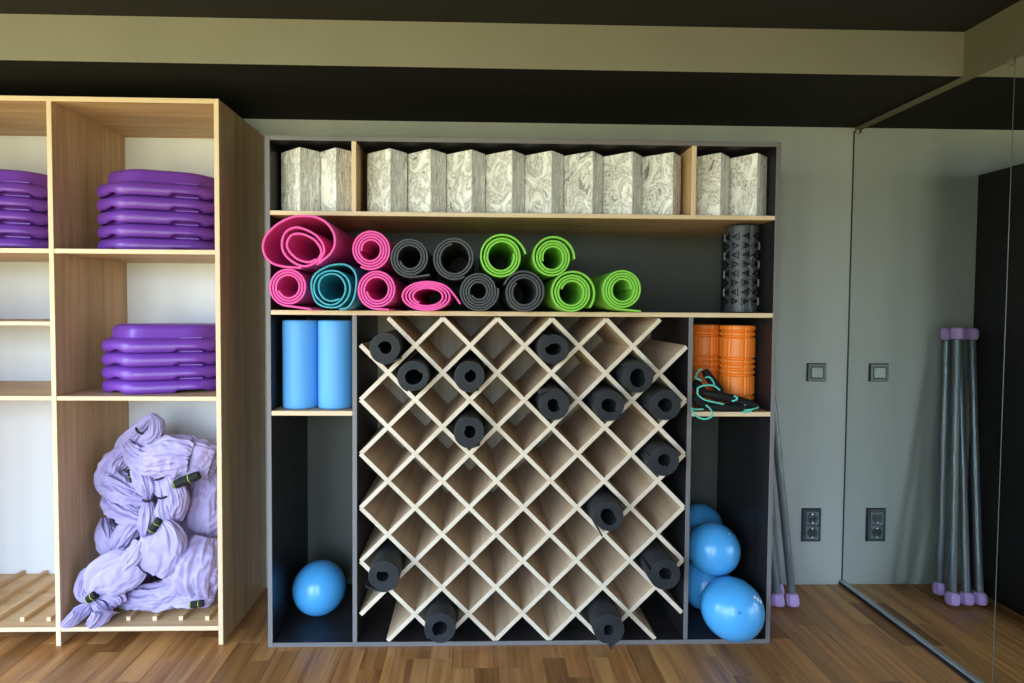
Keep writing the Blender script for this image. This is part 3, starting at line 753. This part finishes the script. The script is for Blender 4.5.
# ------------------------------------------------------------------ black straps with mint cord in front of the orange rollers
STRAP = mat('black_webbing', '#121214', .7, .3, bump=.3, bscale=300); MINT = mat('mint_cord', '#5fc9b4', .55, .4)
def q(u, v, Y):
    p_ = at(685 + u / 8.03, 340 + v / 8.03, Y)
    if Y > D - .008: p_.x = max(p_.x, DRX1 + .023); p_.z = max(p_.z, Z3T + .0185)
    return p_
st = thing('exercise_straps', (q(250, 560, D + .06).x, D + .06, Z3T), 'tangle of black padded straps with mint green cords on the small right shelf', 'straps')
def sleeve(pts, r):
    P = smooth_path([p_ - Vector((0, .034, 0)) for p_ in pts], 5); n_ = len(P); rr = [r * (.55 + .45 * min(1, 4 * min(i, n_ - 1 - i) / n_ + .2)) for i in range(n_)]
    V, Fc = tube_vf(P, rr, 12); obj('padded_sleeve', V, Fc, STRAP, st, smooth=True)
sleeve([q(105, 415, D + .06), q(250, 440, D + .045), q(400, 478, D + .04), q(470, 500, D + .04), q(545, 530, D + .05)], .019)
sleeve([q(120, 520, D + .05), q(250, 545, D + .032), q(380, 560, D + .028), q(470, 568, D + .028)], .0165)
sleeve([q(128, 235, D + .13), q(165, 290, D + .12), q(215, 350, D + .10), q(270, 410, D + .09)], .017)
sleeve([q(50, 330, D + .10), q(90, 380, D + .08), q(130, 440, D + .06)], .020)
sleeve([q(40, 430, D + .06), q(80, 480, D + .05), q(150, 525, D + .05)], .021)
sleeve([q(330, 470, D + .09), q(430, 500, D + .09), q(540, 525, D + .10)], .014)
def cord(pts): V, Fc = tube_vf(smooth_path(pts, 8), .0038, 8); obj('cord', V, Fc, MINT, st, smooth=True)
f0 = D - .012
cord([q(45, 296, f0 + .04), q(80, 300, f0 + .045), q(130, 325, f0 + .05)])
cord([q(88, 292, f0 + .085), q(102, 255, f0 + .085), q(135, 232, f0 + .09)])
cord([q(160, 302, f0 + .075), q(195, 298, f0 + .07), q(222, 325, f0 + .07), q(238, 362, f0 + .06)])
cord([q(90, 412, f0 + .02), q(105, 385, f0 + .015), q(150, 366, f0 + .01), q(225, 366, f0 + .01), q(280, 402, f0 + .012)])
cord([q(50, 392, f0 + .015), q(90, 440, f0 + .01), q(160, 480, f0), q(240, 500, f0 - .002), q(312, 516, f0)])
cord([q(392, 448, f0 - .002), q(418, 462, f0 - .004), q(412, 480, f0 - .004), q(375, 492, f0)])
cord([q(45, 548, f0), q(90, 556, f0), q(148, 554, f0)])
cord([q(50, 540, f0 - .012), q(66, 585, f0 - .03), q(110, 622, f0 - .034), q(165, 635, f0 - .034), q(215, 612, f0 - .034), q(218, 580, f0 - .03), q(196, 545, f0 - .012), q(168, 524, f0)])
cord([q(482, 520, f0), q(472, 545, f0 - .004), q(480, 560, f0 - .004), q(530, 558, f0 - .002), q(588, 553, f0 + .01)])
cord([q(458, 578, f0 - .004), q(500, 577, f0 - .004), q(532, 574, f0)])

# ------------------------------------------------------------------ lilac fabric hammocks heaped in the lower right bay
LIL = mat('lilac_fabric', '#aea0cd', .6, .3, bump=.12, bscale=900, sheen=.15)
WEB = mat('dark_webbing', '#1d2220', .7, .3, bump=.3, bscale=300); YEL = mat('yellow_stitch', '#d8d23a', .6)
def q2(u, v, Y): return at(u, v, Y)
def lobe(path, seed, pleats=7, pamp=.12, crump=.10, flat=1.0, flat_dir=(0, 1, 0), boxy=0, nu=84, nv=112):
    """fabric sleeve swept along path [(u, v, Y, radius_px)]: gathered pleats, lengthwise creases and fine crumple"""
    rr = random.Random(seed); so_ = rr.random() * 60
    P = [at(a, b, Y) for a, b, Y, r in path]; Rr = [r * px_m(Y) for a, b, Y, r in path]
    P4 = smooth_path([Vector((p_.x, p_.y, p_.z, r)) for p_, r in zip(P, Rr)], max(4, nu // (len(P) - 1)))
    C_ = [Vector((p_.x, p_.y, p_.z)) for p_ in P4]; R_ = [max(.003, p_.w) for p_ in P4]; n_ = len(C_)
    V, Fc = [], []; fd = Vector(flat_dir); rm = max(R_); ph = [rr.random() * 6.28 for _ in range(6)]; arc = 0; nz = noise.noise
    ex = 1 - .5 * boxy
    cs = []
    for k in range(nv):
        c, s_ = math.cos(2 * PI * k / nv), math.sin(2 * PI * k / nv)
        cs.append((math.copysign(abs(c) ** ex, c), math.copysign(abs(s_) ** ex, s_), c, s_))
    for i in range(n_):
        if i: arc += (C_[i] - C_[i - 1]).length
        t_ = (C_[min(i + 1, n_ - 1)] - C_[max(i - 1, 0)]).normalized()
        e1 = (fd - t_ * fd.dot(t_)).normalized(); e2 = t_.cross(e1); u = i / (n_ - 1); R = R_[i]
        gather = max(0, 1 - R / rm)                              # pleats deepen where the cloth is drawn together
        for k in range(nv):
            bc, bs, c, s_ = cs[k]; a = 2 * PI * k / nv
            ring = Vector((c * 1.9 + so_, s_ * 1.9, arc * 7 + so_))
            w1 = nz(ring); w2 = nz(Vector((c * 4.2 - so_, s_ * 4.2, arc * 11 + 3)))
            w3 = nz(Vector((c * 3.0 + arc * 14, s_ * 3.0 - arc * 9 + so_, arc * 20)))
            ridge = (1 - 2.6 * abs(w1)) * .55 + (1 - 2.6 * abs(w2)) * .40 + (1 - 2.6 * abs(w3)) * .30 - .62
            pl = .5 - abs(math.sin(.5 * pleats * a + ph[0] + 2.2 * w1)) ** .75
            pl += .6 * (.5 - abs(math.sin(.5 * (2 * pleats + 1) * a + ph[2] + 3 * w2)) ** .7) * (.35 + gather)
            d_ = e1 * bc * flat + e2 * bs
            p_ = C_[i] + d_ * (R * (1 + pamp * (.55 + 3.2 * gather) * pl))
            p_ += d_.normalized() * ((min(R, .045) * crump * 2.3 + .0015) * ridge)
            p_.x = min(max(p_.x, SD + .004), SR - PT - .004); p_.y = min(p_.y, SB - .010)
            p_.z = max(p_.z, .0945 if p_.y > S + .02 else .078)
            V.append(p_)
    for i in range(n_ - 1):
        for k in range(nv): k2 = (k + 1) % nv; Fc.append((i * nv + k, i * nv + k2, (i + 1) * nv + k2, (i + 1) * nv + k))
    # ends turned in, like an open sleeve
    for i, st_ in ((0, 1), (n_ - 1, -1)):
        b0 = len(V); cc = C_[i] + (C_[min(i + 1, n_ - 1)] - C_[max(i - 1, 0)]).normalized() * .5 * R_[i] * st_
        for k in range(nv): V.append(C_[i] + (V[i * nv + k] - C_[i]) * .86 + (cc - C_[i]) * .9)
        for k in range(nv):
            k2 = (k + 1) % nv; q_ = (i * nv + k2, i * nv + k, b0 + k, b0 + k2); Fc.append(q_ if st_ == 1 else q_[::-1])
        V.append(cc + (cc - C_[i]) * .3); Fc += [(b0 + (k + 1) % nv, b0 + k, len(V) - 1) if st_ == 1 else (b0 + k, b0 + (k + 1) % nv, len(V) - 1) for k in range(nv)]
    return V, Fc
def hammock(label, lobes, straps, rings, base):
    b_ = q2(*base)
    t_ = thing('yoga_hammock', (b_.x, b_.y, .0925), label, 'hammock', 'lilac hammocks heaped in the oak shelves')
    V, Fc = [], []
    for kw in lobes:
        v, f = lobe(**kw); b0 = len(V); V += v; Fc += [tuple(x + b0 for x in ff) for ff in f]
    obj('fabric', V, Fc, LIL, t_, smooth=True)
    for (u0, v0, Y0, u1, v1, Y1, r) in straps:
        a, b = q2(u0, v0, Y0), q2(u1, v1, Y1); rr = r * px_m(Y0)
        V, Fc = tube_vf([a + (b - a) * k / 6 for k in range(7)], [rr * .9, rr, rr, rr * 1.03, rr, rr, rr * .9], 10)
        s_ = obj('strap', V, Fc, WEB, t_, smooth=False)
        for w_ in (.05, .62):
            c0 = a + (b - a) * w_; dd = (b - a).normalized() * .0009
            V, Fc = tube_vf([c0 - dd, c0 + dd], rr * 1.05, 10); obj('stitching', V, Fc, YEL, s_)
    for (u0, v0, Y0, u1, v1, Y1, r) in rings:
        a, b = q2(u0, v0, Y0), q2(u1, v1, Y1); mid = (a + b) / 2 + Vector((0, -.012, -.002))
        V, Fc = tube_vf(smooth_path([a, mid, b], 5), r * px_m(Y0), 8); obj('tie_band', V, Fc, WEB, t_)
    return t_
hammock('lilac hammock on top of the heap with a puffed roll and a peaked end',
    [dict(path=[(128, 470, 2.56, 12), (127, 450, 2.55, 11), (136, 436, 2.53, 9), (146, 425, 2.53, 7), (152, 417, 2.53, 4.5), (154, 414, 2.53, 2)], seed=1, pleats=7, pamp=.2),
     dict(path=[(153, 416, 2.53, 3.5), (157, 424, 2.50, 6.5), (155, 434, 2.48, 7), (146, 440, 2.48, 7), (140, 445, 2.49, 3)], seed=2, pleats=5, pamp=.14),
     dict(path=[(127, 445, 2.50, 6), (136, 453, 2.47, 12), (150, 460, 2.45, 17), (168, 457, 2.44, 21), (184, 455, 2.44, 20), (194, 457, 2.44, 16)], seed=3, pleats=6, pamp=.11, crump=.20, flat=.75),
     dict(path=[(191, 456, 2.45, 14), (197, 457, 2.45, 17.5), (204, 459, 2.46, 17), (211, 461, 2.47, 16), (214, 462, 2.47, 15)], seed=4, pleats=4, pamp=.06, crump=.11, flat=.5, boxy=.5)],
    [], [(136, 428, 2.475, 144, 434, 2.475, 1.1)], (165, 500, 2.5))
hammock('lilac hammock in the middle of the heap, gathered by black bands',
    [dict(path=[(133, 444, 2.52, 6), (118, 458, 2.50, 11), (110, 478, 2.48, 12), (120, 487, 2.45, 13), (134, 494, 2.44, 12), (147, 500, 2.43, 6)], seed=5, pleats=6, pamp=.15, crump=.2),
     dict(path=[(110, 490, 2.50, 5), (113, 502, 2.47, 10), (124, 511, 2.44, 11), (137, 517, 2.43, 9), (148, 520, 2.43, 4)], seed=6, pleats=5, pamp=.14, crump=.17),
     dict(path=[(136, 462, 2.46, 7), (143, 478, 2.44, 9), (147, 490, 2.42, 8), (148, 499, 2.41, 3.6), (149, 510, 2.40, 8), (148, 524, 2.40, 8.5), (146, 536, 2.41, 5)], seed=7, pleats=6, pamp=.22),
     dict(path=[(160, 476, 2.46, 7), (162, 488, 2.43, 7), (163, 497, 2.41, 3.6), (165, 508, 2.40, 8), (167, 519, 2.40, 8), (162, 528, 2.40, 4)], seed=8, pleats=6, pamp=.22),
     dict(path=[(165, 470, 2.46, 5), (172, 482, 2.42, 8), (177, 500, 2.42, 11), (172, 517, 2.43, 10)], seed=9, pleats=5, pamp=.18),
     dict(path=[(168, 480, 2.47, 5), (183, 471, 2.45, 8.5), (196, 471, 2.45, 8), (202, 477, 2.45, 4)], seed=10, pleats=4, pamp=.14),
     dict(path=[(104, 519, 2.50, 5), (104, 531, 2.46, 10.5), (109, 546, 2.44, 10), (117, 556, 2.44, 5)], seed=11, pleats=4, pamp=.2, flat=.6, boxy=.4),
     dict(path=[(140, 518, 2.45, 6), (129, 529, 2.43, 10), (120, 543, 2.43, 10), (114, 554, 2.44, 5)], seed=12, pleats=7, pamp=.2),
     dict(path=[(134, 470, 2.60, 10), (135, 492, 2.61, 22), (138, 530, 2.62, 25), (136, 560, 2.62, 24), (136, 590, 2.62, 14)], seed=13, pleats=8, pamp=.15)],
    [(174, 485, 2.385, 199, 475, 2.40, 4.6), (130, 468, 2.45, 133, 482, 2.43, 3)],
    [(143, 500, 2.385, 153, 500, 2.385, 1.1), (158, 498, 2.385, 168, 496, 2.385, 1.1), (155, 480, 2.40, 166, 476, 2.41, 1.0)], (135, 560, 2.5))
hammock('lilac hammock at the bottom right of the heap, draped in broad pleats',
    [dict(path=[(206, 468, 2.60, 10), (206, 485, 2.58, 22), (203, 510, 2.56, 27), (204, 535, 2.56, 25), (206, 552, 2.57, 15)], seed=14, pleats=4, pamp=.10, crump=.2, flat=.7),
     dict(path=[(208, 536, 2.46, 10), (203, 552, 2.44, 23), (198, 570, 2.42, 25), (200, 586, 2.42, 20), (204, 598, 2.43, 9)], seed=15, pleats=13, pamp=.15, crump=.2),
     dict(path=[(161, 560, 2.44, 4), (171, 566, 2.41, 11), (178, 576, 2.40, 12), (176, 589, 2.41, 5)], seed=16, pleats=9, pamp=.2),
     dict(path=[(116, 594, 2.44, 7), (131, 597, 2.42, 11), (150, 597, 2.41, 13), (167, 595, 2.41, 14), (181, 588, 2.42, 12), (193, 579, 2.44, 6)], seed=17, pleats=4, pamp=.12, crump=.14),
     dict(path=[(174, 602, 2.38, 3), (184, 601, 2.37, 7), (195, 599, 2.37, 8), (206, 596, 2.40, 10), (213, 594, 2.42, 7)], seed=18, pleats=6, pamp=.2),
     dict(path=[(186, 590, 2.64, 14), (188, 565, 2.65, 22), (190, 535, 2.65, 20)], seed=19, pleats=6)],
    [(190, 605, 2.345, 204, 603, 2.355, 3.6)], [], (190, 620, 2.5))
hammock('lilac hammock at the front left of the heap, its tail spilling over the shelf edge',
    [dict(path=[(158, 521, 2.39, 3.5), (164, 528, 2.37, 11), (165, 537, 2.36, 20), (162, 549, 2.36, 22.5), (158, 561, 2.36, 20), (154, 571, 2.37, 15)], seed=20, pleats=4, pamp=.07, crump=.08, flat=.40, boxy=.7),
     dict(path=[(139, 561, 2.36, 15), (131, 566, 2.355, 20), (115, 573, 2.345, 22), (102, 580, 2.34, 20), (95, 588, 2.335, 12), (91, 597, 2.335, 4)], seed=21, pleats=3, pamp=.07, crump=.08, flat=.42, boxy=.7),
     dict(path=[(141, 541, 2.35, 6), (135, 553, 2.335, 8.5), (124, 566, 2.332, 7), (113, 574, 2.335, 2)], seed=25, pleats=3, pamp=.12, flat=.5, boxy=.3),
     dict(path=[(88, 568, 2.37, 3), (84, 581, 2.36, 7), (83, 594, 2.35, 6.5), (90, 600, 2.34, 3.5)], seed=22, pleats=5, pamp=.22),
     dict(path=[(91, 599, 2.335, 3.5), (88, 605, 2.32, 8), (81, 613, 2.31, 12), (72, 621, 2.295, 11), (64, 626, 2.285, 7)], seed=23, pleats=6, pamp=.18, flat=.45, flat_dir=(0, .6, 1)),
     dict(path=[(92, 600, 2.335, 3.5), (100, 605, 2.325, 10), (104, 611, 2.315, 13), (99, 620, 2.30, 12), (92, 627, 2.29, 8)], seed=24, pleats=5, pamp=.18, flat=.5, flat_dir=(0, .6, 1)),
     dict(path=[(95, 601, 2.34, 3.5), (106, 598, 2.34, 9), (115, 600, 2.345, 12), (118, 604, 2.35, 8)], seed=26, pleats=5, pamp=.18, flat=.5)],
    [(88, 600, 2.312, 96, 594, 2.312, 4.2), (151, 531, 2.355, 160, 519, 2.365, 4.0)], [], (95, 625, 2.33))
